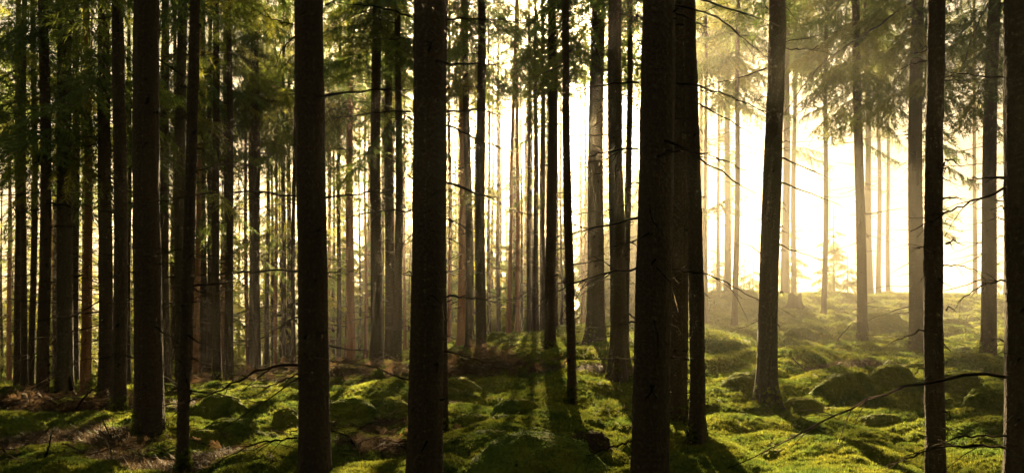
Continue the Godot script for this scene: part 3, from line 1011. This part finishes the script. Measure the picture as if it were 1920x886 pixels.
func boulders() -> void:
	for b in [
		[1600, 752, 118, 42, "rounded mossy boulder with a bright rim beside a bowed dead branch"], [1412, 752, 120, 50, "dark boulder sticking out on both sides of a hazy brown trunk"],
		[1505, 640, 66, 32, "round moss boulder alone on the open upper slope"], [1665, 622, 110, 30, "long low moss boulder beside a hazy trunk on the open slope"],
		[1800, 745, 120, 58, "big dark moss boulder behind the medium bare trunk"], [1860, 782, 90, 56, "steep moss boulder touching the broad trunk with long bowed branches"],
		[1690, 742, 90, 46, "flat moss boulder behind the bowed dead branch"], [1660, 800, 96, 34, "moss hummock below the bowed dead branch"],
		[1720, 700, 90, 26, "low moss swell near the rough-edged trunk"], [1510, 770, 80, 24, "moss hummock at the foot of the rim-lit boulder"],
		[1395, 635, 70, 22, "dark low boulder just below two slim trunks"], [1370, 660, 80, 20, "flat moss swell on the shaded slope below two slim trunks"],
		[1600, 556, 90, 16, "moss boulder on the skyline of the bright clearing"], [1668, 556, 40, 8, "small moss stone on the skyline beside a larger one"],
		[1395, 562, 70, 20, "moss mound on the skyline beside thin hazy trunks"], [1790, 615, 70, 18, "low moss boulder between the medium trunk and the rough-edged trunk"],
		[965, 785, 110, 48, "big moss hummock with one brightly sunlit side"], [1010, 690, 70, 30, "round moss hummock on the slope under a dark trunk"],
		[850, 745, 90, 30, "moss hummock below the heap of dead twigs"], [935, 642, 44, 18, "moss cushion on the crest of the bank"],
		[880, 800, 90, 24, "flat moss hummock beside the thin dark trunk"], [700, 722, 46, 36, "round moss cushion on the brushwood bank"],
		[720, 752, 70, 22, "moss hummock with bright rim below the brushwood bank"], [655, 800, 110, 46, "broad moss hummock beside the dark trunk with resin fleck"],
		[740, 800, 70, 28, "moss hummock beside the thickest brown trunk"], [535, 800, 60, 44, "steep moss boulder touching the dark trunk with resin fleck"],
		[405, 785, 90, 34, "mossy rock with a black front face above a second black rock"], [430, 828, 110, 36, "black rock with a lit mossy top edge"], [375, 836, 70, 30, "low black rock beside the thin leaning trunk"],
		[35, 815, 84, 32, "large moss hummock in the shade below the long brushwood heap"], [115, 812, 56, 18, "small moss hummock beside a larger one below the brushwood heap"],
		[15, 742, 60, 22, "moss bank at the foot of the paired slim trunks"], [312, 745, 30, 18, "small sunlit moss cushion behind the black thick trunk"],
		[500, 822, 40, 12, "little moss cushion on the sunlit patch"], [330, 860, 80, 26, "moss hummock against the foot of the black thick trunk"],
		[560, 740, 90, 26, "sunlit moss swell below the brown brushwood"], [480, 745, 60, 18, "low sunlit moss swell beside the brown brushwood"]]:
		boulder(b[0], b[1], b[2], b[3], b[4])
	boulder(1010, 930, 260, 84, "large dark leafy moss mound topped by a brown rotten stump", "", 7.7)
	boulder(1105, 838, 84, 40, "brown rotten stump mound on the large dark moss mound", "", 8.6, "rotten_stump", Color(0.05, 0.032, 0.02))
	for k in 30:
		var px := rng.randf_range(620, 1900)
		var py := rng.randf_range(600, 860)
		if px < 900 and py < 700: continue
		if px < 1300 and py < 640: continue
		boulder(px, py, rng.randf_range(24, 60) * (py - 480) / 220.0, rng.randf_range(5, 13) * (py - 480) / 220.0, "small low moss hummock among many on the mossy slope", "small moss hummocks")

func details() -> void:
	brush_heap([[20, 768, 1.4], [90, 770, 1.4], [160, 772, 1.2], [230, 770, 1.0]], "long low heap of dark brown brushwood under the shady stand", 700, 0.28)
	brush_heap([[600, 718, 1.6], [660, 712, 1.6], [740, 715, 1.4]], "brown brushwood bank under the row of three dark trunks", 700, 0.42)
	brush_heap([[470, 712, 1.8], [540, 708, 1.6], [420, 722, 1.4]], "reddish brown dry brushwood along the crest before the bright foliage", 700, 0.5)
	brush_heap([[870, 702, 1.2], [920, 700, 1.2]], "heap of dark dead twigs around a straight trunk", 520, 0.5)
	brush_heap([[250, 850, 1.4], [310, 868, 1.2], [180, 850, 1.2]], "thin scatter of dead twigs around the black thick trunk", 110, 0.07)
	brush_heap([[680, 850, 1.0], [700, 820, 1.0]], "thin scatter of dead twigs on brown ground between two thick dark trunks", 90, 0.06)
	stick([[82, 888], [92, 862], [97, 838]], 0.013, "pale upright crooked stick with a bent tip in the shade", M.pale, [0.0, 0.12, 0.25], "fallen_branch", 0)
	stick([[208, 884], [203, 850], [188, 814]], 0.013, "pale slightly bowed stick standing out of the dark twig litter", M.pale, [0.0, 0.1, 0.2], "fallen_branch", 0)
	stick([[122, 850], [155, 876]], 0.011, "short pale stick lying aslant in the dark twig litter", M.pale, [0.04, 0.03], "fallen_branch", 0)
	stick([[2, 836], [8, 855], [50, 882]], 0.010, "pale hooked stick lying at the edge of the shady moss", M.pale, [0.1, 0.05, 0.02], "fallen_branch", 0)
	stick([[190, 795], [215, 835], [260, 862], [330, 866]], 0.009, "thin dark twig sagging over the litter to the thin leaning trunk", M.dead, [0.12, 0.06, 0.04, 0.05])
	stick([[620, 800], [650, 790], [690, 788]], 0.010, "pale bent stick on the broad moss hummock", M.pale, [0.0, 0.05, 0.06])
	stick([[612, 822], [655, 838], [690, 868]], 0.010, "dark stick slanting down beside the dark trunk with resin fleck", M.dead, [0.1, 0.06, 0.02])
	stick([[455, 802], [490, 808]], 0.018, "short dark log end lying on the sunlit moss", M.dead, [0.02, 0.02], "fallen_branch", 0)
	stick([[1465, 650], [1490, 680], [1515, 700]], 0.016, "mossy stick lying aslant on the shaded slope below the round boulder", M.dead, [0.05, 0.03, 0.02])
	stick([[960, 640], [1000, 660], [1060, 672]], 0.012, "thin stick lying along the hummocky slope", M.dead, [0.05, 0.06, 0.05])
	stick([[140, 770], [165, 740], [182, 722]], 0.016, "dark stick leaning up out of the long brushwood heap", M.dead, [0.1, 0.35, 0.5])
	stick([[1570, 640], [1575, 600], [1596, 565]], 0.014, "dead twig rising from the open moss into the bright light", M.dead, [0.0, 0.5, 0.95])
	stick([[400, 750], [412, 725], [420, 700]], 0.008, "thin bare sprig standing on the sunlit moss swell", M.dead, [0.0, 0.15, 0.3])
	# broken stump on the open slope
	var d := depth_of(1490, 578)
	var o := Node3D.new()
	o.name = "broken_stump"
	o.position = at(1490, 578, d)
	o.position.y = ground_y(o.position.x, o.position.z) - 0.05
	add_child(o)
	tag(o, "broken tree stump near the skyline of the open moss slope", "stump")
	var v := PackedVector3Array()
	var idx := PackedInt32Array()
	var n := PackedVector3Array()
	for j in 5:
		for i in 14:
			var a := TAU * i / 14
			var r := 0.19 * (1.0 + 0.9 * exp(-j * 1.3)) * (1.0 + 0.12 * sin(a * 5.0))
			if j == 4: r *= 0.2
			v.append(Vector3(cos(a) * r, [0.0, 0.12, 0.25, 0.42, 0.3][j] + (0.09 * sin(a * 3.0 + 1.0) if j == 3 else 0.0), sin(a) * r))
			n.append(Vector3(cos(a), 0.3, sin(a)).normalized())
			if j:
				var p := (j - 1) * 14 + i
				var q := (j - 1) * 14 + (i + 1) % 14
				idx.append_array(PackedInt32Array([p, q, p + 14, q, q + 14, p + 14]))
	part("wood", surface(v, idx, n), M.bark, o)
